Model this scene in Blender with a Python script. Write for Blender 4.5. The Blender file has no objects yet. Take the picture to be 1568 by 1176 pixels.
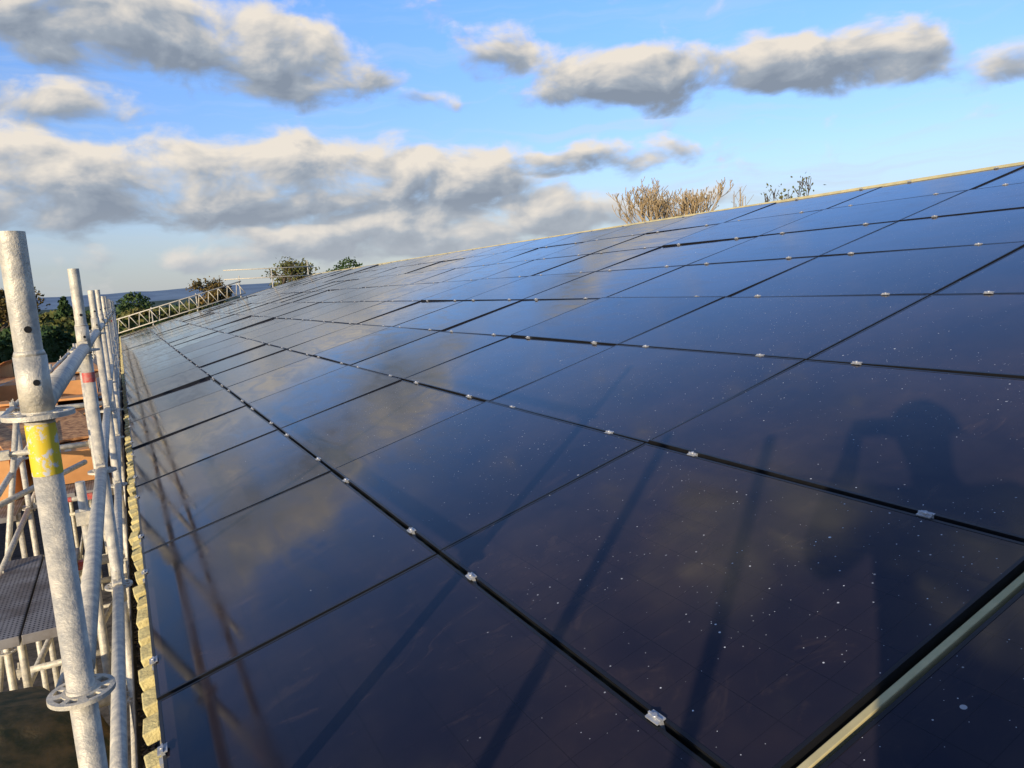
import bpy, math, random
from mathutils import Vector, Matrix, noise
random.seed(7)
rad = math.radians
scene = bpy.context.scene

# ---------------------------------------------------------------- helpers
def link(o, parent=None):
    scene.collection.objects.link(o)
    if parent: o.parent = parent
    return o
def empty(name, loc=(0,0,0)):
    e = bpy.data.objects.new(name, None); e.location = loc
    e.empty_display_size = .2
    return link(e)
class MB:
    def __init__(s): s.v=[]; s.f=[]; s.m=[]; s.sm=[]
    def quad(s,a,b,c,d,m=0,sm=False):
        i=len(s.v); s.v+= [tuple(a),tuple(b),tuple(c),tuple(d)]; s.f.append((i,i+1,i+2,i+3)); s.m.append(m); s.sm.append(sm)
    def tube(s,p0,p1,r0,r1=None,seg=12,cap=True,m=0):
        if r1 is None: r1=r0
        p0=Vector(p0);p1=Vector(p1);d=(p1-p0)
        if d.length<1e-6: return
        d.normalize()
        a=d.cross(Vector((0,0,1)))
        if a.length<.01: a=Vector((1,0,0))
        a.normalize(); b=d.cross(a)
        i=len(s.v)
        for p,r in((p0,r0),(p1,r1)):
            for k in range(seg):
                t=2*math.pi*k/seg
                s.v.append(tuple(p+a*(r*math.cos(t))+b*(r*math.sin(t))))
        for k in range(seg):
            k2=(k+1)%seg
            s.f.append((i+k,i+k2,i+seg+k2,i+seg+k)); s.m.append(m); s.sm.append(True)
        if cap:
            s.f.append(tuple(i+k for k in reversed(range(seg)))); s.m.append(m); s.sm.append(False)
            s.f.append(tuple(i+seg+k for k in range(seg))); s.m.append(m); s.sm.append(False)
    def box(s,c,sz,m=0,M=None):
        c=Vector(c); i=len(s.v)
        for x in(-.5,.5):
            for y in(-.5,.5):
                for z in(-.5,.5):
                    p=Vector((x*sz[0],y*sz[1],z*sz[2]))
                    if M: p=M@p
                    s.v.append(tuple(c+p))
        for f in((0,1,3,2),(4,6,7,5),(0,4,5,1),(2,3,7,6),(0,2,6,4),(1,5,7,3)):
            s.f.append(tuple(i+k for k in f)); s.m.append(m); s.sm.append(False)
    def obj(s,name,mats,parent=None,bevel=0):
        me=bpy.data.meshes.new(name); me.from_pydata(s.v,[],s.f)
        for m in mats: me.materials.append(m)
        me.polygons.foreach_set('material_index',s.m)
        me.polygons.foreach_set('use_smooth',s.sm)
        me.update()
        o=bpy.data.objects.new(name,me); link(o,parent)
        if bevel:
            b=o.modifiers.new('b','BEVEL'); b.width=bevel; b.segments=2; b.limit_method='ANGLE'
        return o

# node helper
class NT:
    def __init__(s,nt): s.nt=nt
    def n(s,t,**k):
        nd=s.nt.nodes.new(t)
        for a,v in k.items(): setattr(nd,a,v)
        return nd
    def l(s,a,b): s.nt.links.new(a,b)
    def setin(s,sock,v):
        if isinstance(v,bpy.types.NodeSocket): s.l(v,sock)
        else: sock.default_value=v
    def math(s,op,a,b=None,c=None,clamp=False):
        nd=s.n('ShaderNodeMath',operation=op,use_clamp=clamp)
        s.setin(nd.inputs[0],a)
        if b is not None: s.setin(nd.inputs[1],b)
        if c is not None: s.setin(nd.inputs[2],c)
        return nd.outputs[0]
    def vm(s,op,a,b=None,c=None):
        nd=s.n('ShaderNodeVectorMath',operation=op)
        s.setin(nd.inputs[0],a)
        if b is not None: s.setin(nd.inputs[1],b)
        if c is not None: s.setin(nd.inputs[2],c)
        return nd.outputs['Value'] if op in('DOT_PRODUCT','LENGTH') else nd.outputs[0]
    def noise(s,vec,scale,detail=4,rough=.55,dim='3D',dist=0):
        nd=s.n('ShaderNodeTexNoise',noise_dimensions=dim)
        if vec is not None: s.l(vec,nd.inputs['Vector'])
        nd.inputs['Scale'].default_value=scale; nd.inputs['Detail'].default_value=detail
        nd.inputs['Roughness'].default_value=rough; nd.inputs['Distortion'].default_value=dist
        return nd.outputs['Fac']
    def mr(s,v,a,b,c=0,d=1,smooth=True):
        nd=s.n('ShaderNodeMapRange'); nd.interpolation_type='SMOOTHSTEP' if smooth else 'LINEAR'
        s.setin(nd.inputs[0],v)
        for i,x in enumerate((a,b,c,d)): s.setin(nd.inputs[1+i],x)
        return nd.outputs[0]
    def mix(s,f,a,b):
        nd=s.n('ShaderNodeMix',data_type='RGBA')
        s.setin(nd.inputs['Factor'],f)
        for k,v in((6,a),(7,b)):
            if isinstance(v,bpy.types.NodeSocket): s.l(v,nd.inputs[k])
            else: nd.inputs[k].default_value=(*v,1)
        return nd.outputs[2]

def material(name,base=(.5,.5,.5),rough=.6,metal=0,var=.25,vscale=8,base2=None,bump=0,bscale=60,ior=None,spec=None):
    m=bpy.data.materials.new(name); m.use_nodes=True; N=NT(m.node_tree)
    p=m.node_tree.nodes['Principled BSDF']
    geo=N.n('ShaderNodeNewGeometry').outputs['Position']
    f=N.mr(N.noise(geo,vscale,4,.6),.3,.7)
    b2=base2 or tuple(c*(1-var) for c in base)
    N.l(N.mix(f,base,b2),p.inputs['Base Color'])
    p.inputs['Roughness'].default_value=rough; p.inputs['Metallic'].default_value=metal
    if spec is not None: p.inputs['Specular IOR Level'].default_value=spec
    if bump:
        b=N.n('ShaderNodeBump'); b.inputs['Strength'].default_value=bump; b.inputs['Distance'].default_value=.01
        N.l(N.noise(geo,bscale,3,.6),b.inputs['Height']); N.l(b.outputs[0],p.inputs['Normal'])
    return m
def leafmat(name,a,b,scale=1.5):
    m=material(name,a,.7,0,base2=b,vscale=scale,spec=.2)
    return m

# ---------------------------------------------------------------- frames
PITCH=rad(14.5)
U=Vector((math.cos(PITCH),0,math.sin(PITCH))); Yv=Vector((0,1,0)); Nn=Vector((-math.sin(PITCH),0,math.cos(PITCH)))
H=1.34
foot=-Nn*H
def R(u,s,w=0): return foot+U*u+Yv*s+Nn*w
ROOFM=Matrix((( U.x,0,Nn.x,0),(0,1,0,0),(U.z,0,Nn.z,0),(0,0,0,1)))
GZ=-6.0

# ---------------------------------------------------------------- sun / sky
SUN=Vector((-2.75,-1.99,.672)).normalized()
SEL=math.asin(SUN.z); SAZ=math.atan2(SUN.x,SUN.y)%(2*math.pi)
ld=bpy.data.lights.new('sun','SUN'); ld.energy=5.0; ld.angle=rad(.5); ld.color=(1,.85,.62)
lo=link(bpy.data.objects.new('sun',ld)); lo.rotation_euler=SUN.to_track_quat('Z','Y').to_euler()

w=bpy.data.worlds.new('World'); scene.world=w; w.use_nodes=True
nt=w.node_tree; nt.nodes.clear(); N=NT(nt)
out=N.n('ShaderNodeOutputWorld'); bg=N.n('ShaderNodeBackground'); bg.inputs[1].default_value=.1
N.l(bg.outputs[0],out.inputs[0])
sky=N.n('ShaderNodeTexSky',sky_type='NISHITA'); sky.sun_disc=False; sky.sun_elevation=SEL; sky.sun_rotation=SAZ
sky.air_density=1.0; sky.dust_density=.4; sky.ozone_density=2.0
dirv=N.n('ShaderNodeTexCoord').outputs['Generated']
sx=N.n('ShaderNodeSeparateXYZ'); N.l(dirv,sx.inputs[0])
az=N.math('DEGREES',N.math('ARCTAN2',sx.outputs[0],sx.outputs[1]))
el=N.math('DEGREES',N.math('ARCSINE',sx.outputs[2]))
cv=N.n('ShaderNodeCombineXYZ'); N.l(az,cv.inputs[0]); N.l(el,cv.inputs[1]); P=cv.outputs[0]
Pn=N.vm('MULTIPLY',P,(1,1.7,1))
n1=N.noise(Pn,.19,6,.54,'2D',.2)
Pn2=N.vm('ADD',Pn,(-.8,1.4,0))
n2=N.noise(Pn2,.19,4,.50,'2D',.2)
warp=N.n('ShaderNodeTexNoise',noise_dimensions='2D'); N.l(Pn,warp.inputs['Vector']); warp.inputs['Scale'].default_value=.15; warp.inputs['Detail'].default_value=3
wv=N.vm('MULTIPLY',N.vm('SUBTRACT',warp.outputs['Color'],(.5,.5,.5)),(7,2.2,0))
Pw=N.vm('ADD',P,wv)
# azimuth, elevation, half width, half height, strength  (degrees)
blobs=[(-3.5,7.8,9,2.9,1.15),(6.3,8.3,8,3.0,1.2),(16.5,7.8,9,2.7,1.2),(26,7.9,7,2.2,1.15),(36.5,8.5,6,1.1,1.0),
 (6.3,17.6,9,2.9,1.15),(-2,19.2,7,1.8,1.0),(14.5,15.8,5,2.2,1.0),(-4.5,13.0,6,1.3,.95),
 (34.5,14.2,5,2.1,1.05),(28.5,16.6,2.6,1.6,.95),(43,13.7,7,2.1,1.15),(51.5,13.4,6,1.7,1.1),(59,11.8,6,1.3,.9),
 (23,13.4,2.4,.9,.85),(12,3.2,11,1.1,1.0),(24.6,3.7,8,1.7,1.15),(34,4.8,7,1.3,1.05),
 (34,38,10,4,.9),(75,18,9,3.5,1.0),(98,26,12,4,1.0),(-20,14,10,4,1.0),(62,46,16,6,.9),(-15,40,10,5,1.0)]
S=None;T=None
for a,e,hw,hh,st in blobs:
    d=N.vm('MULTIPLY_ADD',Pw,(1/hw,1/hh,0),(-a/hw,-e/hh,0))
    m=N.math('MAXIMUM',N.math('MULTIPLY_ADD',N.vm('DOT_PRODUCT',d,d),-.46*st,st),0)
    T=N.vm('MULTIPLY',d,m) if T is None else N.vm('MULTIPLY_ADD',d,m,T)
    S=m if S is None else N.math('ADD',S,m)
sT=N.n('ShaderNodeSeparateXYZ'); N.l(T,sT.inputs[0])
T=N.math('DIVIDE',sT.outputs[1],N.math('MAXIMUM',S,.05))
D=N.math('ADD',N.math('MINIMUM',S,1.12),N.math('MULTIPLY',N.math('SUBTRACT',n1,.5),2.5))
alpha=N.mr(D,.20,1.05)
lit=N.math('ADD',N.math('MULTIPLY_ADD',T,.58,.50),N.math('MULTIPLY',N.math('SUBTRACT',n1,n2),2.0))
lit=N.math('ADD',lit,N.mr(D,.4,1.3,.14,-.06))
lit=N.math('MAXIMUM',N.math('MINIMUM',lit,1),0)
cr=N.n('ShaderNodeValToRGB'); N.l(lit,cr.inputs[0])
e=cr.color_ramp.elements; e[0].position=0; e[0].color=(2.5,3.0,3.8,1); e[1].position=1; e[1].color=(8.5,7.8,6.9,1)
x=e.new(.35); x.color=(3.6,4.1,4.8,1)
x=e.new(.66); x.color=(6.1,6.0,5.9,1)
tint=N.mix(N.mr(el,0,20,smooth=False),(1.42,1.26,1.62),(1.55,2.0,2.95))
tint=N.mix(N.mr(el,20,45),tint,(1.05,1.25,1.9))
skb=N.vm('MULTIPLY',sky.outputs[0],tint)
pw2=N.vm('MULTIPLY',N.vm('ADD',P,wv),(.05,.7,0))
wis=N.math('MULTIPLY',N.mr(N.noise(pw2,1.0,4,.6,'2D'),.44,.8,0,.55),N.mr(el,2,20,1,.3))
hz=N.mr(el,-1,9,.72,0)
skc=N.mix(wis,skb,(6.4,7.0,7.6))
skc=N.mix(hz,skc,(4.1,5.1,5.9))
ccol=N.mix(N.mr(el,1,8,.5,0),cr.outputs[0],(5.8,6.1,6.4))
fin=N.mix(alpha,skc,ccol)
N.l(fin,bg.inputs[0])
w.cycles.sampling_method='NONE'

# ---------------------------------------------------------------- materials
m_frame=material('black_anodised_frame',(.022,.022,.024),.33,.4)
m_alu=material('clamp_aluminium',(.58,.58,.57),.42,.5,base2=(.42,.42,.42),vscale=40)
m_galv=material('galvanised_steel',(.74,.65,.48),.5,.12,base2=(.42,.39,.32),vscale=26,bump=.25,bscale=150)
m_dark=material('dark_void',(.01,.01,.01),.9)
m_sheet=material('cream_roof_sheet',(.66,.55,.28),.6,base2=(.48,.41,.20),vscale=6,spec=.2)
m_foam=material('yellow_foam_filler',(.80,.66,.28),.85,base2=(.55,.45,.20),vscale=18,bump=.6)
m_gutter=material('gutter_grey',(.06,.06,.065),.6,base2=(.03,.03,.03),vscale=12,bump=.4)
m_wall=material('wall_cladding',(.30,.27,.2),.7)
m_card=material('cardboard',(.74,.36,.12),.8,base2=(.56,.25,.08),vscale=3)
m_bark=material('bark',(.12,.09,.06),.9,vscale=4)
m_twig=material('willow_twig',(.46,.33,.17),.8,vscale=3)
m_red=material('red_paint',(.6,.04,.03),.6,base2=(.5,.2,.15),vscale=60)

def banded_yellow():
    m=bpy.data.materials.new('chipped_yellow_paint'); m.use_nodes=True; N=NT(m.node_tree); p=m.node_tree.nodes['Principled BSDF']
    g=N.n('ShaderNodeNewGeometry').outputs['Position']
    f=N.mr(N.noise(g,38,6,.65),.53,.60)
    N.l(N.mix(f,(.80,.56,.03),(.62,.60,.56)),p.inputs['Base Color']); p.inputs['Roughness'].default_value=.5
    return m
m_yel=banded_yellow()

def glass_mat():
    m=bpy.data.materials.new('solar_glass'); m.use_nodes=True; nt=m.node_tree; N=NT(nt); p=nt.nodes['Principled BSDF']
    oc=N.n('ShaderNodeTexCoord').outputs['Object']; pos=N.n('ShaderNodeNewGeometry').outputs['Position']
    s=N.n('ShaderNodeSeparateXYZ'); N.l(oc,s.inputs[0])
    def line(c,per,wd,off):
        a=N.math('FRACT',N.math('ADD',N.math('DIVIDE',c,per),off))
        a=N.math('ABSOLUTE',N.math('SUBTRACT',a,.5))
        return N.math('GREATER_THAN',a,.5-wd/per/2)
    g=N.math('MAXIMUM',line(s.outputs[0],.1835,.0030,0.0),line(s.outputs[1],.0935,.0022,0.0))
    rnd=N.n('ShaderNodeObjectInfo').outputs['Random']
    cell=N.mix(rnd,(.002,.005,.018),(.005,.008,.020))
    df=N.math('MULTIPLY',N.mr(N.noise(pos,1.1,4,.6),.25,.8),N.mr(N.noise(pos,9,3,.6),.2,.8,.6,1))
    swirl=N.mr(N.noise(N.vm('MULTIPLY',pos,(1,2.2,1)),2.2,5,.7,dist=2.5),.55,.72,0,.16)
    dustamt=N.math('MULTIPLY',N.math('ADD',N.math('MULTIPLY_ADD',df,.34,.08),swirl),N.math('MULTIPLY_ADD',rnd,.4,.75))
    col=N.mix(dustamt,cell,(.125,.080,.056))
    col=N.mix(N.math('MULTIPLY',g,.4),col,(.003,.003,.004))
    def specks(scale,lo,hi,cut,dens,mn):
        v=N.n('ShaderNodeTexVoronoi'); v.inputs['Scale'].default_value=scale; N.l(pos,v.inputs['Vector'])
        sc=N.n('ShaderNodeSeparateColor'); N.l(v.outputs['Color'],sc.inputs[0])
        th=N.math('MULTIPLY_ADD',N.math('POWER',sc.outputs[0],6),hi,lo)
        on=N.math('LESS_THAN',v.outputs['Distance'],th)
        keep=N.math('LESS_THAN',sc.outputs[1],N.math('MULTIPLY',dens,cut))
        return N.math('MULTIPLY',N.math('MULTIPLY',on,keep),N.math('MULTIPLY_ADD',sc.outputs[2],1-mn,mn))
    ps=N.n('ShaderNodeSeparateXYZ'); N.l(pos,ps.inputs[0])
    dens=N.math('MULTIPLY',N.mr(ps.outputs[0],.5,2.0),N.mr(ps.outputs[1],4,10,1,.2))
    dens=N.math('MULTIPLY',dens,N.mr(N.noise(pos,1.6,3,.6),.36,.66,.16,1))
    sp=N.math('MAXIMUM',specks(15,.024,.09,.24,dens,.4),specks(56,.07,.12,.75,dens,.3))
    col=N.mix(sp,col,(.76,.76,.74))
    N.l(col,p.inputs['Base Color'])
    sm=N.noise(N.vm('MULTIPLY',pos,(3,1,3)),1.8,4,.6,dist=1.2)
    r=N.mr(sm,.3,.75,.06,.16)
    r=N.math('MAXIMUM',r,N.math('MULTIPLY',sp,.7))
    N.l(r,p.inputs['Roughness'])
    p.inputs['IOR'].default_value=1.40
    b=N.n('ShaderNodeBump'); b.inputs['Strength'].default_value=.02; b.inputs['Distance'].default_value=.02
    N.l(N.noise(pos,3.5,2,.5),b.inputs['Height']); N.l(b.outputs[0],p.inputs['Normal'])
    return m
m_glass=glass_mat()

# ---------------------------------------------------------------- barn
barn=empty('barn')
U0=-.395; RP=1.155; NR=8; PW=1.136; PL=1.724; CP=1.736; S0=1.04; NCF=21; NCB=4
URIDGE=U0+NR*RP+.06
YB=-7.5; YF=S0+NCF*CP+.45
mb=MB(); per=.2
s=1.01-.02-per*42
prof=[]
while s<YF:
    prof+= [(s,-.038),(s+.04,-.038),(s+.06,-.078),(s+per-.02,-.078)]; s+=per
for i in range(len(prof)-1):
    a,b=prof[i],prof[i+1]
    mb.quad(R(U0-.005,a[0],a[1]),R(URIDGE,a[0],a[1]),R(URIDGE,b[0],b[1]),R(U0-.005,b[0],b[1]))
mb.obj('roof_sheet',[m_sheet],barn)
ridge=R(URIDGE,0,-.078); ex=R(U0,0,-.078)
mb=MB(); rx,rz=ridge.x,ridge.z; wspan=rx-ex.x
ys,ye=prof[0][0],prof[-1][0]
mb.quad((rx+.002,ys,rz),(rx+.002,ye,rz),(rx+wspan,ye,ex.z),(rx+wspan,ys,ex.z))
mb.obj('roof_sheet_far',[m_sheet],barn)
mb=MB(); wx0=ex.x+.12; wx1=rx+wspan-.12; zt=ex.z-.03
mb.box(((wx0+wx1)/2,(ys+ye)/2,(zt+GZ)/2),(wx1-wx0,ye-ys-.3,zt-GZ))
for yy in (ys+.12,ye-.12):
    mb.v+=[(wx0,yy,zt),(wx1,yy,zt),(rx,yy,rz-.05)]; i=len(mb.v)-3; mb.f.append((i,i+1,i+2)); mb.m.append(0); mb.sm.append(False)
mb.obj('walls',[m_wall],barn)
mb=MB()
a0=R(URIDGE-.06,ys,-.02);a1=R(URIDGE-.06,ye,-.02);t0=R(URIDGE,ys,.015);t1=R(URIDGE,ye,.015)
mb.quad(a0,t0,t1,a1); mb.quad(t0,(t0.x+.2,ys,t0.z-.05),(t1.x+.2,ye,t1.z-.05),t1)
mb.quad(R(URIDGE-.06,ys,-.06),a0,a1,R(URIDGE-.06,ye,-.06))
mb.obj('ridge_cap',[m_sheet],barn)
mb=MB(); mb.quad(R(U0,ye+.001,-.15),R(URIDGE,ye+.001,-.15),R(URIDGE,ye+.001,-.01),R(U0,ye+.001,-.01))
mb.quad(R(U0,ye-.06,-.012),R(U0,ye+.001,-.01),R(URIDGE,ye+.001,-.01),R(URIDGE,ye-.06,-.012))
mb.obj('verge_trim',[m_sheet],barn)
mb=MB(); uu=U0-.01
while uu<U0+NR*RP:
    mb.box(R(uu+.62,1.0135+random.uniform(-.002,.002),-.020),(1.235,.020,.024),M=ROOFM.to_3x3()); uu+=1.24
mb.obj('gap_cover_strip',[m_sheet],barn,bevel=.002)
mb=MB(); s=ys
while s<ye:
    L=.130+random.uniform(-.03,.02); o=random.uniform(-.012,.008)
    c=R(U0-.032+o,s+.1+random.uniform(-.012,.012),-.058+random.uniform(-.006,.006))
    mb.box(c,(.060,L,.048),M=(ROOFM.to_3x3()@Matrix.Rotation(random.uniform(-.14,.14),3,'Z')))
    s+=per
mb.obj('eaves_filler',[m_foam],barn,bevel=.006)
gx=R(U0,0,0).x; gz=R(U0,0,0).z-.13
mb=MB(); K=8; pts=[]
for k in range(K+1):
    t=math.pi*k/K
    pts.append((gx-.043-.037*math.cos(t), gz-.045*math.sin(t)))
for k in range(K):
    (x0,z0),(x1,z1)=pts[k],pts[k+1]
    mb.quad((x0,ys,z0),(x0,ye,z0),(x1,ye,z1),(x1,ys,z1),sm=True)
mb.tube((pts[0][0],ys,pts[0][1]),(pts[0][0],ye,pts[0][1]),.005,seg=6)
for i in range(2600):
    y=random.uniform(.5,14); x=gx-.043+random.uniform(-.028,.028); r=random.uniform(.002,.007)
    mb.box((x,y,gz-.032+random.uniform(0,.01)),(r*2,r*2,r),m=1,M=Matrix.Rotation(random.random()*3,3,'Z'))
mb.obj('gutter',[m_gutter,material('gutter_debris',(.16,.13,.10),.9,vscale=90)],barn)

# ---------------------------------------------------------------- solar panels
arr=empty('solar_panel_array')
mb=MB(); fw=.011; th=.032
mb.quad((fw,fw,-.0012),(PW-fw,fw,-.0012),(PW-fw,PL-fw,-.0012),(fw,PL-fw,-.0012),m=0)
def ring(z0,z1):
    o=[(0,0),(PW,0),(PW,PL),(0,PL)]; i_=[(fw,fw),(PW-fw,fw),(PW-fw,PL-fw),(fw,PL-fw)]
    for k in range(4):
        k2=(k+1)%4
        mb.quad((*o[k],z1),(*o[k2],z1),(*i_[k2],z1),(*i_[k],z1),m=1)
        mb.quad((*o[k],z0),(*o[k2],z0),(*o[k2],z1),(*o[k],z1),m=1)
        mb.quad((*i_[k],z1),(*i_[k2],z1),(*i_[k2],z1-.0015),(*i_[k],z1-.0015),m=1)
ring(-th,0)
mb.quad((0,0,-th+.001),(0,PL,-th+.001),(PW,PL,-th+.001),(PW,0,-th+.001),m=1)
pm=bpy.data.meshes.new('panel'); pm.from_pydata(mb.v,[],mb.f); pm.materials.append(m_glass); pm.materials.append(m_frame)
pm.polygons.foreach_set('material_index',mb.m); pm.update()
cols=[S0+CP*k for k in range(NCF)]+[S0-.056-PL-CP*k for k in range(NCB)]
for ci,s in enumerate(cols):
    for r in range(NR):
        o=bpy.data.objects.new('panel',pm); link(o,arr)
        rot=Matrix.Rotation(rad(random.gauss(0,.25)),4,'X')@Matrix.Rotation(rad(random.gauss(0,.25)),4,'Y')@Matrix.Rotation(rad(random.gauss(0,.03)),4,'Z')
        p=R(U0+r*RP,s,random.uniform(-.001,.001))
        o.matrix_world=Matrix.Translation(p)@ROOFM@rot
mb=MB(); R3=ROOFM.to_3x3()
for s in cols:
    for off in (.33,PL-.33):
        for r in range(0,NR+1):
            uu=U0+r*RP-.0095 if 0<r<NR else (U0+.004 if r==0 else U0+NR*RP-.016)
            c=R(uu,s+off+random.uniform(-.03,.03),.004)
            M=R3@Matrix.Rotation(random.uniform(-.06,.06),3,'Z')
            mb.box(c,(.030,.046,.004),M=M)
            mb.box(c+Nn*.004,(.006,.046,.006),M=M) ; mb.box(c-Nn*.02,(.012,.045,.038),M=M)
            mb.tube(c+Nn*.002,c+Nn*.010,.0075,seg=8)
        mb.box(R((U0+U0+NR*RP)/2,s+off,-.052),(NR*RP+.04,.04,.036),M=R3)
mb.obj('clamps_and_rails',[m_alu],arr)

# ---------------------------------------------------------------- scaffolding
scaf=empty('scaffolding')
SX=-.158; RT=.0255
stdY=[-3.5,-.92]+[1.65+2.25*k for k in range(17)]
def rosette(mb,c,ro=.061,th=.009):
    A=48; rb=[.0265,.036,.051,ro]
    c=Vector(c)
    def on(a,b):
        if b!=1: return True
        k=a%6
        return k in(0,1) if (a//6)%2==0 else k in (0,1,5)
    def P(a,j,z):
        t=2*math.pi*a/A; return (c.x+rb[j]*math.cos(t),c.y+rb[j]*math.sin(t),c.z+z)
    for a in range(A):
        for b in range(3):
            if not on(a,b): continue
            mb.quad(P(a,b,th/2),P(a,b+1,th/2),P(a+1,b+1,th/2),P(a+1,b,th/2))
            mb.quad(P(a,b,-th/2),P(a+1,b,-th/2),P(a+1,b+1,-th/2),P(a,b+1,-th/2))
            if b==2 or not on(a,b+1): mb.quad(P(a,b+1,-th/2),P(a+1,b+1,-th/2),P(a+1,b+1,th/2),P(a,b+1,th/2))
            if b>0 and not on(a,b-1): mb.quad(P(a,b,th/2),P(a+1,b,th/2),P(a+1,b,-th/2),P(a,b,-th/2))
            if b==1:
                if not on((a+1)%A,1): mb.quad(P(a+1,1,-th/2),P(a+1,2,-th/2),P(a+1,2,th/2),P(a+1,1,th/2))
                if not on((a-1)%A,1): mb.quad(P(a,1,th/2),P(a,2,th/2),P(a,2,-th/2),P(a,1,-th/2))
ROS=[-.198,-.77,-1.34,-1.91]
for i,y in enumerate(stdY):
    mb=MB()
    dx=random.uniform(-.008,.008) if i!=2 else 0; top=.146+(random.uniform(-.03,.03) if i!=2 else 0)
    x=SX+dx
    mb.tube((x,y,-.12),(x,y,top),.0235,seg=24,cap=False)
    mb.tube((x,y,top),(x,y,top-.10),.0205,seg=24,cap=False,m=1)
    A=24
    for k in range(A):
        t0=2*math.pi*k/A;t1=2*math.pi*(k+1)/A
        mb.quad((x+.0205*math.cos(t0),y+.0205*math.sin(t0),top),(x+.0235*math.cos(t0),y+.0235*math.sin(t0),top),(x+.0235*math.cos(t1),y+.0235*math.sin(t1),top),(x+.0205*math.cos(t1),y+.0205*math.sin(t1),top))
    mb.tube((x,y,-.075),(x,y,-.085),.0245,.0275,seg=24,cap=True)
    mb.tube((x,y,-.085),(x,y,-.19),.0280,.0285,seg=24)
    mb.tube((x,y,-.19),(x,y,GZ),RT,seg=24)
    mb.tube((x,y,-1.30),(x,y,-1.42),.0285,seg=16)
    for zz,rr in ((-.035,.0065),(-.135,.006)):
        for d in (Vector((.25,-.97,0)),Vector((-.25,.97,0))):
            c=Vector((x,y,zz)); mb.tube(c+d*.015,c+d*(.0242 if zz>-.08 else .0289),rr,seg=12,m=1)
    for z in ROS: rosette(mb,(x,y,z)); mb.tube((x,y,z-.012),(x,y,z+.012),.0275,seg=20)
    if i in(2,8): mb.tube((x,y,-.215),(x,y,-.315),RT+.0008,seg=24,cap=False,m=2)
    if i in(3,9): mb.tube((x,y,-.30),(x,y,-.345),RT+.0008,seg=24,cap=False,m=3)
    mb.obj('standard',[m_galv,m_dark,m_yel,m_red],scaf)
mb=MB()
def ledger(mb,x0,y0,x1,y1,z,r=.0240,jit=0):
    a=Vector((x0,y0,z));b=Vector((x1,y1,z+jit)); d=(b-a).normalized()
    mb.tube(a+d*.085,b-d*.085,r,seg=16)
    for p,dd in((a,d),(b,-d)):
        c=p+dd*.062; ang=math.atan2(dd.y,dd.x); M=Matrix.Rotation(ang,3,'Z')
        mb.box(c,(.055,.036,.062),M=M)
        mb.box(p+dd*.047+Vector((0,0,.012)),(.012,.007,.13),M=M@Matrix.Rotation(.1,3,'Y'))
for i in range(len(stdY)-1):
    for z in (-.185,-.757,-1.327):
        if i==1: continue
        ledger(mb,SX,stdY[i],SX,stdY[i+1],z)
OX=-1.0
outY=[y for y in stdY]
for i,y in enumerate(outY):
    if i==2: continue
    topo=-.86+random.uniform(-.05,.05)
    if i<2: topo=.12  # outer posts behind the camera raised to throw shadows on the near panels
    mb.tube((OX,y,GZ),(OX,y,topo),RT,seg=14)
    for z in (-.92,-1.42,-1.92,-2.42,-3.9): rosette(mb,(OX,y,z))
    for z in (-1.90,-2.6,-3.9): ledger(mb,OX,y,SX,y,z)
    if i<len(outY)-1 and i!=1:
        for z in (-.91,-1.41,-1.91,-3.9): ledger(mb,OX,y,OX,outY[i+1],z)
    mb.tube((SX-.05,y+.3,-1.97),(OX-.35,y+.3,-1.97),.0242,seg=12)
for i in (3,6,9,13):
    mb.tube((OX-.03,outY[i],-3.9),(OX-.03,outY[i+1],-1.95),.0242,seg=12)
for y in (6.9,9.6,14.2):
    mb.tube((SX-.06,y,-2.6),(SX-.06,y+1.6,-.85),.0242,seg=12)
# unseen extra posts beside the photographer, added to cast streaks on the panels
for (p,q) in [((-1.0,-.25,GZ),(-1.0,-.25,.10)),((-1.0,.35,GZ),(-1.0,.35,.02)),((-.42,-1.02,-1.6),(-.42,-1.02,.2))]:
    mb.tube(p,q,.0242,seg=12)
for (p,q) in [((-1.15,6.5,-1.5),(-.45,7.9,-1.45)),((-1.2,7.4,-1.2),(-.3,7.4,-1.2)),((-.72,7.0,-2.6),(-.72,7.0,-1.0)),((-1.1,5.2,-2.9),(-.5,9.2,-2.5)),((-1.3,6.9,-2.3),(-.25,6.9,-2.3)),((-1.35,7.6,-3.4),(-.9,7.6,-.95)),((-1.3,3.9,-3.2),(-.3,8.8,-3.0)),
   ((-.30,4.6,-3.4),(-.30,4.6,-.95)),((-.33,7.2,-3.4),(-.33,7.2,-.3)),((-.25,3.0,-2.9),(-.25,12,-2.9)),((-.8,5.4,-2.6),(-.8,5.4,-1.95)),((-1.3,8.6,-.98),(-.25,8.3,-.96)),((-1.3,4.2,-3.6),(-.35,4.6,-1.7))]:
    mb.tube(p,q,.0242,seg=12)
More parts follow.
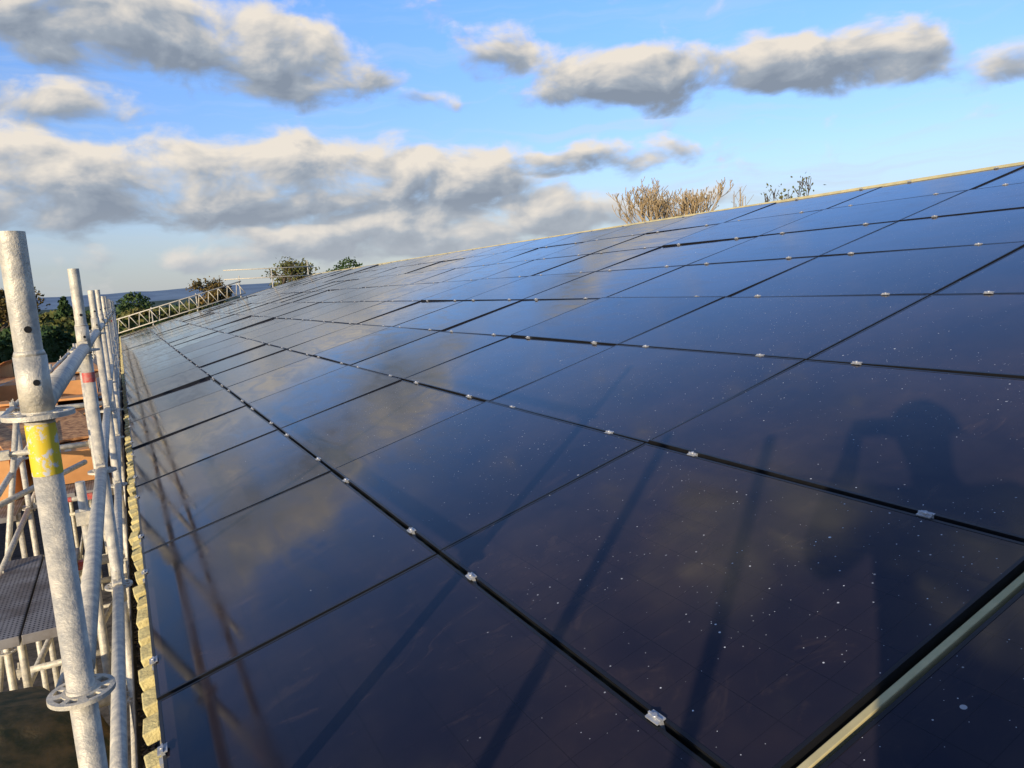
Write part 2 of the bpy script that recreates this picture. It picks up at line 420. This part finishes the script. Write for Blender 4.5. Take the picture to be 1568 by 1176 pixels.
# swivel couplers on the loose tubes
for c in [(-1.0,7.4,-1.2),(-.33,7.4,-1.2),(-.72,7.0,-1.45),(-1.0,6.9,-2.3),(-.33,7.2,-.5),(-.30,4.6,-1.15),(-1.0,8.5,-.97)]:
    mb.box(c,(.085,.07,.075)); mb.tube((c[0]+.03,c[1]-.06,c[2]),(c[0]+.03,c[1]+.06,c[2]),.011,seg=8)
mb.obj('ledgers_and_transoms',[m_galv],scaf)
mb=MB()
for i in (3,4,5,6,8):
    y=outY[i]
    mb.tube((OX+.30,y,-1.90),(OX+.36,y,-1.90),.0256,seg=14,cap=False)
    mb.box((OX+.52,y,-1.895),(.05,.06,.06))
mb.obj('red_markers',[m_red],scaf)
def deckmat():
    m=bpy.data.materials.new('perforated_deck'); m.use_nodes=True; N=NT(m.node_tree); p=m.node_tree.nodes['Principled BSDF']
    g=N.n('ShaderNodeNewGeometry').outputs['Position']
    s=N.n('ShaderNodeSeparateXYZ'); N.l(g,s.inputs[0])
    def c(v,per): return N.math('SUBTRACT',N.math('FRACT',N.math('DIVIDE',v,per)),.5)
    a=c(s.outputs[0],.024);b=c(s.outputs[1],.032)
    r=N.math('SQRT',N.math('ADD',N.math('MULTIPLY',a,a),N.math('MULTIPLY',b,b)))
    h=N.mr(r,.22,.30,1,0)
    f=N.mr(N.noise(g,4,6,.6),.35,.7)
    col=N.mix(f,(.28,.26,.24),(.13,.10,.075))
    N.l(N.mix(h,col,(.012,.012,.012)),p.inputs['Base Color']); p.inputs['Roughness'].default_value=.6; p.inputs['Metallic'].default_value=.1
    return m
m_perf=deckmat()
mb=MB()
def planks(y0,y1,z,x0,x1,n):
    wd=(x1-x0)/n
    for k in range(n):
        mb.box((x0+wd*(k+.5),(y0+y1)/2,z-.03),(wd-.012,y1-y0-.03,.06))
planks(4.85,6.45,-1.84,OX+.04,-.48,2)
for i in range(5,len(outY)-1): planks(outY[i],outY[i+1],-1.84,OX+.04,SX-.08,2)
planks(-3.4,.6,-1.62,OX+.04,SX+.02,3)
mb.obj('deck_planks',[m_perf],scaf,bevel=.004)

gs=empty('gable_scaffold'); mb=MB(); GY=YF+1.0
def G(u,w): return Vector((R(u,0,w).x,GY,R(u,0,w).z))
uA,uB=-.9,5.6
mb.tube(G(uA,.10),G(uB,.10),.028,seg=8); mb.tube(G(uA,.72),G(uB,.72),.028,seg=8)
n=14
for k in range(n):
    a=uA+(uB-uA)*k/n; b=uA+(uB-uA)*(k+1)/n
    mb.tube(G(a,.10),G((a+b)/2,.72),.02,seg=6); mb.tube(G((a+b)/2,.72),G(b,.10),.02,seg=6)
for u,tp in ((-.9,.9),(1.3,.8),(3.4,.8),(5.6,1.0),(7.2,.8),(9.1,.75)):
    p=G(u,tp); mb.tube((p.x,GY+.06,GZ),p+Vector((0,.06,0)),.028,seg=8)
zr=G(9.1,.40).z
p=G(9.1,0);q=G(4.6,0)
mb.tube((q.x,GY,zr),(p.x+.1,GY,zr),.026,seg=8); mb.tube((q.x,GY,zr-.45),(p.x+.1,GY,zr-.45),.026,seg=8)
mb.obj('lattice_beam',[m_galv],gs)

# ---------------------------------------------------------------- loading bay with cardboard
lb=empty('loading_bay'); mb=MB()
mb.box((-2.05,12.5,-1.96),(1.9,8.5,.05),m=0)
for x in (-3.0,-1.1):
    for y in (8.4,12.5,16.7): mb.tube((x,y,GZ),(x,y,-.9 if x<-2 else -1.95),.025,seg=10,m=1)
mb.tube((-3.0,8.3,-.95),(-3.0,16.8,-.95),.025,seg=10,m=1)
mb.obj('platform',[m_perf,m_galv],lb)
cb=empty('cardboard_boxes')
m_tape=material('parcel_tape',(.5,.36,.2),.3)
m_card2=material('printed_cardboard',(.72,.38,.15),.8,base2=(.26,.11,.04),vscale=16)
for (x,y,z,a,b,c,rz,rx_,kk) in [(-.68,9.6,-1.66,.55,1.5,.34,.05,.0,0),(-1.45,9.7,-1.70,.75,1.5,.45,-.12,.04,0),(-.72,11.4,-1.58,.6,1.6,.5,-.06,0,0),(-1.5,11.7,-1.62,.8,1.7,.6,.1,0,1),(-.75,13.4,-1.45,.6,1.6,.76,.04,0,0),(-1.6,13.8,-1.50,.8,1.7,.85,-.1,0,0),
   (-.95,10.1,-1.38,1.0,1.5,.03,.25,.10,1),(-.85,11.9,-1.24,1.0,1.6,.03,-.22,-.08,0),(-1.5,10.9,-1.27,.8,1.2,.03,.5,.16,0),(-1.0,14.2,-.98,1.1,1.5,.03,.15,.06,0),(-2.4,10.4,-1.6,.7,1.2,.6,.35,0,0),(-2.4,12.8,-1.5,.8,1.4,.85,-.1,0,1),(-2.3,15,-1.4,.9,1.4,1.0,-.1,0,0)]:
    mb=MB(); M=Matrix.Rotation(rz,3,'Z')@Matrix.Rotation(rx_,3,'X')
    mb.box((x,y,z),(a,b,c),M=M)
    if c>.2:
        for sgn in(-1,1):
            fl=M@Vector((sgn*a/2,0,c/2)); mb.box(Vector((x,y,z))+fl+M@Vector((sgn*.10,0,.05)),(.22,b*.96,.006),M=M@Matrix.Rotation(-sgn*.5,3,'Y'))
        mb.box(Vector((x,y,z))+M@Vector((0,0,c/2+.002)),(.06,b*.99,.003),m=1,M=M)
    mb.obj('box',[m_card2 if kk else m_card,m_tape],cb,bevel=.004)

def lump(name,c,r,mat,seed=0,parent=None,sub=4,amp=.25,fr=2.0):
    import bmesh
    bm=bmesh.new(); bmesh.ops.create_icosphere(bm,subdivisions=sub,radius=1)
    for v in bm.verts:
        n=noise.fractal(v.co*fr+Vector((seed,0,0)),1.0,2.0,5)
        v.co=Vector((v.co.x*r[0],v.co.y*r[1],v.co.z*r[2]))*(1+amp*n)
    me=bpy.data.meshes.new(name); bm.to_mesh(me); bm.free(); me.materials.append(mat)
    for p in me.polygons: p.use_smooth=True
    o=bpy.data.objects.new(name,me); o.location=c; return link(o,parent)
m_moss=material('mossy_hessian',(.24,.15,.05),.95,base2=(.06,.065,.02),vscale=10,bump=1.0,bscale=60)
lump('rubble_sack',(-.78,3.6,-2.12),(.55,.75,.42),m_moss,3,amp=.12)

# ---------------------------------------------------------------- terrain
def groundmat():
    m=bpy.data.materials.new('grass_ground'); m.use_nodes=True; N=NT(m.node_tree); p=m.node_tree.nodes['Principled BSDF']
    g=N.n('ShaderNodeNewGeometry').outputs['Position']
    a=N.mix(N.mr(N.noise(g,.02,5,.6),.4,.6),(.05,.085,.022),(.09,.10,.04))
    b=N.mix(N.mr(N.noise(g,1.5,6,.65),.35,.7),a,(.06,.05,.03))
    d=N.vm('LENGTH',N.vm('MULTIPLY',g,(.12,.035,0)))
    yard=N.mix(N.mr(N.noise(g,6,5,.7),.35,.65),(.13,.115,.10),(.05,.042,.035))
    b=N.mix(N.mr(d,.9,1.5),yard,b)
    N.l(b,p.inputs['Base Color']); p.inputs['Roughness'].default_value=.95; return m
mb=MB(); ring_r=[0,8,20,45,90,160,260,400,600,900,1400,2200,3500,6000]; A=64
for j,r in enumerate(ring_r):
    for k in range(A):
        t=2*math.pi*k/A; x=r*math.sin(t); y=r*math.cos(t)
        z=GZ-min(r,400)*.03*(1 if r>60 else 0)*(.5+.5*noise.noise(Vector((x*.004,y*.004,0))))
        mb.v.append((x,y,z))
for j in range(len(ring_r)-1):
    for k in range(A):
        k2=(k+1)%A
        mb.f.append((j*A+k,j*A+k2,(j+1)*A+k2,(j+1)*A+k)); mb.m.append(0); mb.sm.append(True)
mb.obj('ground',[groundmat()])
def hill(name,dist,a0,a1,hf,depth,mat,base=-20):
    mb=MB(); n=160; rows=8
    for i in range(n+1):
        az=rad(a0+(a1-a0)*i/n)
        hh=hf(a0+(a1-a0)*i/n)
        for j in range(rows+1):
            t=j/rows; r=dist+depth*t
            z=base+(hh-base)*math.sin(t*math.pi/2)
            if j>2: z+=noise.noise(Vector((i*.7,j*.8,dist)))*dist*.0006
            mb.v.append((r*math.sin(az),r*math.cos(az),z))
    for i in range(n):
        for j in range(rows):
            q=i*(rows+1)+j
            mb.f.append((q,q+rows+1,q+rows+2,q+1)); mb.m.append(0); mb.sm.append(True)
    return mb.obj(name,[mat])
hm1=material('hazy_hill',(.22,.30,.38),1,base2=(.17,.23,.30),vscale=.01,spec=0)  # aerial haze put into the blue-grey base colour
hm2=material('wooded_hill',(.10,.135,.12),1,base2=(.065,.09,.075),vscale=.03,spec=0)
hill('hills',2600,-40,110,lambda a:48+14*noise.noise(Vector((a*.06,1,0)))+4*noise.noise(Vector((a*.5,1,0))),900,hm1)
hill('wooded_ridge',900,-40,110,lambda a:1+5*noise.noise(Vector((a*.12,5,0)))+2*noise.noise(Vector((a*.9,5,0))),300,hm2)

# ---------------------------------------------------------------- vegetation
def leafquad(mb,c,sz,m=0):
    a=Vector((random.gauss(0,1),random.gauss(0,1),random.gauss(0,1))).normalized()
    b=a.orthogonal().normalized(); b.rotate(Matrix.Rotation(random.random()*6.28,3,a)); d=a.cross(b)
    b*=sz*random.uniform(.6,1.3); d*=sz*random.uniform(.4,.9)
    mb.quad(c-b-d*.3,c-d,c+b+d*.3,c+d,m)
def tree(name,x,y,ztop,width,mats,base=GZ,leaves=2500,lsz=.09,depth=5,up=.5,conifer=False,tr=.16,twr=.006,rnd=False,twigs=0):
    e=empty(name,(0,0,0)); mb=MB(); lf=MB(); Ht=ztop-base; tips=[]
    def br(p,d,L,r,k):
        segs=3; q=p
        for s_ in range(segs):
            d2=(d+Vector((random.gauss(0,.10),random.gauss(0,.10),random.gauss(0,.06)+.03))).normalized()
            n_=q+d2*(L/segs); mb.tube(q,n_,max(r*(1-.25*s_/segs),twr),max(r*(1-.25*(s_+1)/segs),twr),seg=6 if k>2 else 3,cap=False); q=n_; d=d2
        if k<=1: tips.append(q); tips.append(p.lerp(q,.5))
        if k>0:
            for _ in range(random.choice((2,3,3))):
                v=Vector((random.gauss(0,1),random.gauss(0,1),random.gauss(0,.5)+up)).normalized()
                br(q if random.random()<.6 else p.lerp(q,.6),(d*.45+v*.55).normalized(),L*random.uniform(.62,.82),r*.6,k-1)
    root=Vector((x,y,base))
    if conifer:
        mb.tube(root,(x,y,ztop-.2),tr,.02,seg=8)
        for i in range(leaves):
            t=random.random()**.7; z=ztop-Ht*.97*t
            prof_=(.12+.88*min(1,t*2.2)) if not rnd else math.sqrt(max(0,1-(1-min(1,t*3.2))**2))
            rr=width/2*prof_*(1+.2*math.sin(z*4+x)) 
            a=random.random()*6.28; q=rr*math.sqrt(random.uniform(.3,1))*(1+.15*math.sin(a*5+z*3))
            leafquad(lf,Vector((x+q*math.cos(a),y+q*math.sin(a),z+random.gauss(0,.1))),lsz)
    elif twigs:
        th=Ht*.42
        mb.tube(root,(x,y,base+th),tr,tr*.8,seg=8)
        for i in range(twigs):
            a=random.random()*6.28; sp=min(abs(random.gauss(0,.6)),1.15)
            tipz=ztop-Ht*.11*sp*sp-abs(random.gauss(0,.06))*Ht
            p=Vector((x+random.gauss(0,.1),y+random.gauss(0,.1),base+th*random.uniform(.8,1.05)))
            t=Vector((x+math.cos(a)*sp*width/2,y+math.sin(a)*sp*width/2,tipz))
            mid=p.lerp(t,.55)+Vector((math.cos(a)*.3*sp*width/2,math.sin(a)*.3*sp*width/2,random.gauss(0,.1)))
            mb.tube(p,mid,.024,.014,seg=3,cap=False); mb.tube(mid,t,.014,twr,seg=3,cap=False)
            for _ in range(5):
                f=random.uniform(.1,.95); q=mid.lerp(t,f)
                dd=(t-mid).normalized()*.6+Vector((random.gauss(0,.55),random.gauss(0,.55),random.gauss(0,.25)))
                q2=q+dd*random.uniform(.15,.55); mb.tube(q,q2,twr*.9,twr*.6,seg=3,cap=False)
                if q2.z<ztop: tips.append(q2)
        for i in range(leaves): leafquad(lf,random.choice(tips),lsz)
    else:
        th=Ht*.38
        mb.tube(root,(x,y,base+th),tr,tr*.7,seg=8)
        br(Vector((x,y,base+th)),Vector((0,0,1)),Ht*.17,tr*.6,depth)
        xs=[t.x for t in tips]; zs=[t.z for t in tips]
        zm=base+th; fz=(ztop-zm)/(max(zs)-zm); fx=width/(max(xs)-min(xs)); xc=(max(xs)+min(xs))/2-x
        def fit(v):
            if v[2]<=zm+.001: return v
            k=min(1,(v[2]-zm)/1.0)
            return (x+(v[0]-x-xc*k)*fx,y+(v[1]-y)*fx,zm+(v[2]-zm)*fz)
        mb.v=[fit(v) for v in mb.v]; tips=[Vector(fit(t)) for t in tips]
        for i in range(leaves):
            t=random.choice(tips); s_=width*.05
            leafquad(lf,t+Vector((random.gauss(0,s_),random.gauss(0,s_),random.gauss(0,s_*.8))),lsz)
    mb.obj('trunk_and_limbs',[mats[0]],e)
    if lf.v: lf.obj('foliage',[mats[1]],e)
    return e
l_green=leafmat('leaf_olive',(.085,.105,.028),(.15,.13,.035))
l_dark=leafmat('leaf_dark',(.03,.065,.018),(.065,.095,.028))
l_aut=leafmat('leaf_autumn',(.20,.12,.03),(.09,.08,.025))
tree('bare_willow_tree',18.9,22.2,3.55,3.9,[m_twig,l_aut],leaves=90,lsz=.04,depth=7,up=1.3,tr=.2,twr=.009)
tree('bare_willow_tree',19.6,21.9,3.1,2.2,[m_twig,l_aut],leaves=160,lsz=.045,twigs=70,tr=.2,twr=.010)
tree('birch_sapling_tree',20.25,19.85,2.9,1.1,[m_twig,l_aut],leaves=80,lsz=.04,twigs=35,tr=.08,twr=.010)
tree('apple_tree',17.35,14.8,2.35,2.6,[m_bark,l_green],leaves=520,lsz=.05,depth=6,up=.9,tr=.14,twr=.009)
tree('ash_tree',12.2,60,2.7,4.0,[m_bark,l_green],leaves=2600,lsz=.10,depth=5,tr=.25,twr=.02)
tree('hawthorn_tree',7.3,70,1.8,3.6,[m_bark,l_aut],leaves=2000,lsz=.12,depth=5,tr=.2,twr=.02)
tree('yew_tree',15.7,55,2.35,3.8,[m_bark,l_dark],leaves=8000,lsz=.12,conifer=True,rnd=True)
tree('cypress_tree',-3.3,60,.75,2.2,[m_bark,l_dark],leaves=5000,lsz=.14,conifer=True)
tree('holly_tree',1.2,66,.85,2.8,[m_bark,l_dark],leaves=6000,lsz=.14,conifer=True,rnd=True)
tree('beech_tree',-5.6,44,1.4,4.0,[m_bark,l_aut],leaves=3000,lsz=.10,depth=5,tr=.25,twr=.015)
def hedge(name,x0,y0,x1,y1,zt,wd,n,mat,lsz=.13,base=GZ,f=.15):
    e=empty(name); lf=MB(); a=Vector((x0,y0,0));b=Vector((x1,y1,0)); d=(b-a).normalized(); nn=Vector((-d.y,d.x,0)); L=(b-a).length
    core=MB(); ns=int(L/1.0)+2
    prev=None
    for i in range(ns+1):
        p=a+d*(L*i/ns); h=zt+noise.noise(Vector((p.x*f*3,p.y*f*3,0)))*1.0-.35
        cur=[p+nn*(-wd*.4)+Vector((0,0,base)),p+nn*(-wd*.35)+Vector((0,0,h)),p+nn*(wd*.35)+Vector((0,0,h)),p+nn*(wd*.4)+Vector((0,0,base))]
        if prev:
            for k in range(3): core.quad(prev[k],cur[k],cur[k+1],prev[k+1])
        prev=cur
    for i in range(n):
        t=random.random(); p=a+d*(L*t); top=zt+noise.noise(Vector((p.x*f*3,p.y*f*3,0)))*1.0
        if random.random()<.5:
            q=p+nn*random.uniform(-.5,.5)*wd; z=top-abs(random.gauss(0,.25))
        else:
            q=p+nn*random.choice((-.5,.5))*wd*(1+random.gauss(0,.08)); z=random.uniform(base,top)
        leafquad(lf,Vector((q.x,q.y,z)),lsz*random.uniform(.6,1.5))
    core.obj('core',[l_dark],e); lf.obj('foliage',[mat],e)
hedge('hedge',-14,52,26,56,-.75,2.5,14000,l_green,.16)
hedge('conifer_hedge',-9,24,-3.2,44,-1.3,2.2,12000,l_dark,.12)
hedge('laurel_hedge',-7,14,-6,30,-3.0,2,9000,l_dark,.10)
hedge('hedgerow',-60,120,90,135,-1.2,5,12000,l_green,.5)
hedge('hedgerow',-80,230,140,240,-2.0,8,9000,l_dark,.9)

# ---------------------------------------------------------------- photographer (stands behind the lens, throws the shadow)
def person():
    root=empty('photographer')
    me=bpy.data.meshes.new('body'); V=[];E=[];Rr=[]
    def j(p,r,par=None):
        V.append(p); Rr.append(r); i=len(V)-1
        if par is not None: E.append((par,i))
        return i
    pel=j((0,0,.95),.17); sp=j((0,-.01,1.12),.175,pel); ch=j((0,0,1.32),.195,sp); nb=j((0,0,1.45),.09,ch); nk=j((0,.015,1.51),.06,nb)
    h1=j((0,.035,1.575),.078,nk); h2=j((0,.03,1.645),.098,h1); h3=j((0,.02,1.715),.08,h2)
    j((0,.135,1.615),.013,h1)
    for s in(-1,1):
        sh=j((s*.225,0,1.41),.09,ch); elb=j((s*.31,.17,1.24),.070,sh); wr=j((s*.115,.375,1.50),.034,elb); pa=j((s*.095,.405,1.56),.030,wr)
        for k in range(4):
            z=1.60-.018*k; kn=j((s*.09,.425,z),.0085,pa); j((s*(.075-.004*k),.448,z+.004),.0075,kn)
        t1=j((s*.075,.400,1.575),.010,pa); j((s*.05,.425,1.60),.009,t1)
        hp=j((s*.10,0,.90),.12,pel); kne=j((s*.13,.03,.50),.078,hp); an=j((s*.14,-.01,.10),.052,kne); j((s*.15,.15,.045),.042,an)
    me.from_pydata(V,E,[])
    o=bpy.data.objects.new('body',me); link(o,root)
    sk=o.modifiers.new('skin','SKIN'); sk.use_smooth_shade=True
    sd=me.skin_vertices[0].data if me.skin_vertices else None
    if sd is None:
        bpy.context.view_layer.objects.active=o
        bpy.ops.mesh.customdata_skin_add() ; sd=me.skin_vertices[0].data
    for i,r in enumerate(Rr): sd[i].radius=(r,r*.85 if i in(0,1,2) else r); sd[i].use_root=(i==0)
    ss=o.modifiers.new('sub','SUBSURF'); ss.levels=2; ss.render_levels=2
    m=bpy.data.materials.new('clothes_and_skin'); m.use_nodes=True; N=NT(m.node_tree); p=m.node_tree.nodes['Principled BSDF']
    s=N.n('ShaderNodeSeparateXYZ'); N.l(N.n('ShaderNodeTexCoord').outputs['Object'],s.inputs[0])
    c=N.mix(N.math('GREATER_THAN',s.outputs[2],.93),(.03,.035,.05),(.05,.06,.09))
    c=N.mix(N.math('LESS_THAN',s.outputs[2],.12),c,(.03,.02,.015))
    hand=N.math('MULTIPLY',N.math('GREATER_THAN',s.outputs[1],.37),N.math('GREATER_THAN',s.outputs[2],1.48))
    c=N.mix(N.math('MAXIMUM',hand,N.math('GREATER_THAN',s.outputs[2],1.50)),c,(.48,.27,.19))
    N.l(c,p.inputs['Base Color']); p.inputs['Roughness'].default_value=.8
    me.materials.append(m)
    mb=MB(); A=20
    for a in range(A):
        for b in range(6):
            def P(a,b):
                t=2*math.pi*a/A; f=math.pi/2*b/6; return (.118*math.cos(t)*math.cos(f),.02+.135*math.sin(t)*math.cos(f),1.665+.12*math.sin(f))
            mb.quad(P(a,b),P(a+1,b),P(a+1,b+1),P(a,b+1),sm=True)
    mb.box((0,.15,1.668),(.16,.07,.006))
    mb.obj('hard_hat',[material('hat_white',(.8,.8,.78),.4)],root)
    mb=MB(); mb.box((0,.452,1.585),(.147,.008,.071)); mb.obj('phone',[m_dark],root,bevel=.003)
    a=rad(27.8)
    root.rotation_euler=(0,0,-a)
    c=Matrix.Rotation(-a,3,'Z')@Vector((0.0,.475,1.60))
    root.location=-c
    root.location.z=-1.62
person()

# ---------------------------------------------------------------- camera
Dn=Vector((491,7879,1118)).normalized()
Yc=Vector((-604,-121,1118)).normalized(); Yc=(Yc-Dn*Yc.dot(Dn)).normalized()
Zc=-Dn; Xc=Yc.cross(Zc)
cam=bpy.data.cameras.new('camera'); co=link(bpy.data.objects.new('camera',cam))
right=Vector((Xc.x,Yc.x,Zc.x)); down=Vector((Xc.y,Yc.y,Zc.y)); fwd=Vector((Xc.z,Yc.z,Zc.z))
Mx=Matrix((right,-down,-fwd)).transposed().to_4x4(); co.matrix_world=Mx
cam.sensor_width=36; cam.lens=1118/1568*36; cam.clip_start=.03; cam.clip_end=20000
scene.camera=co
scene.view_settings.view_transform='Standard'; scene.view_settings.look='None'; scene.view_settings.exposure=0
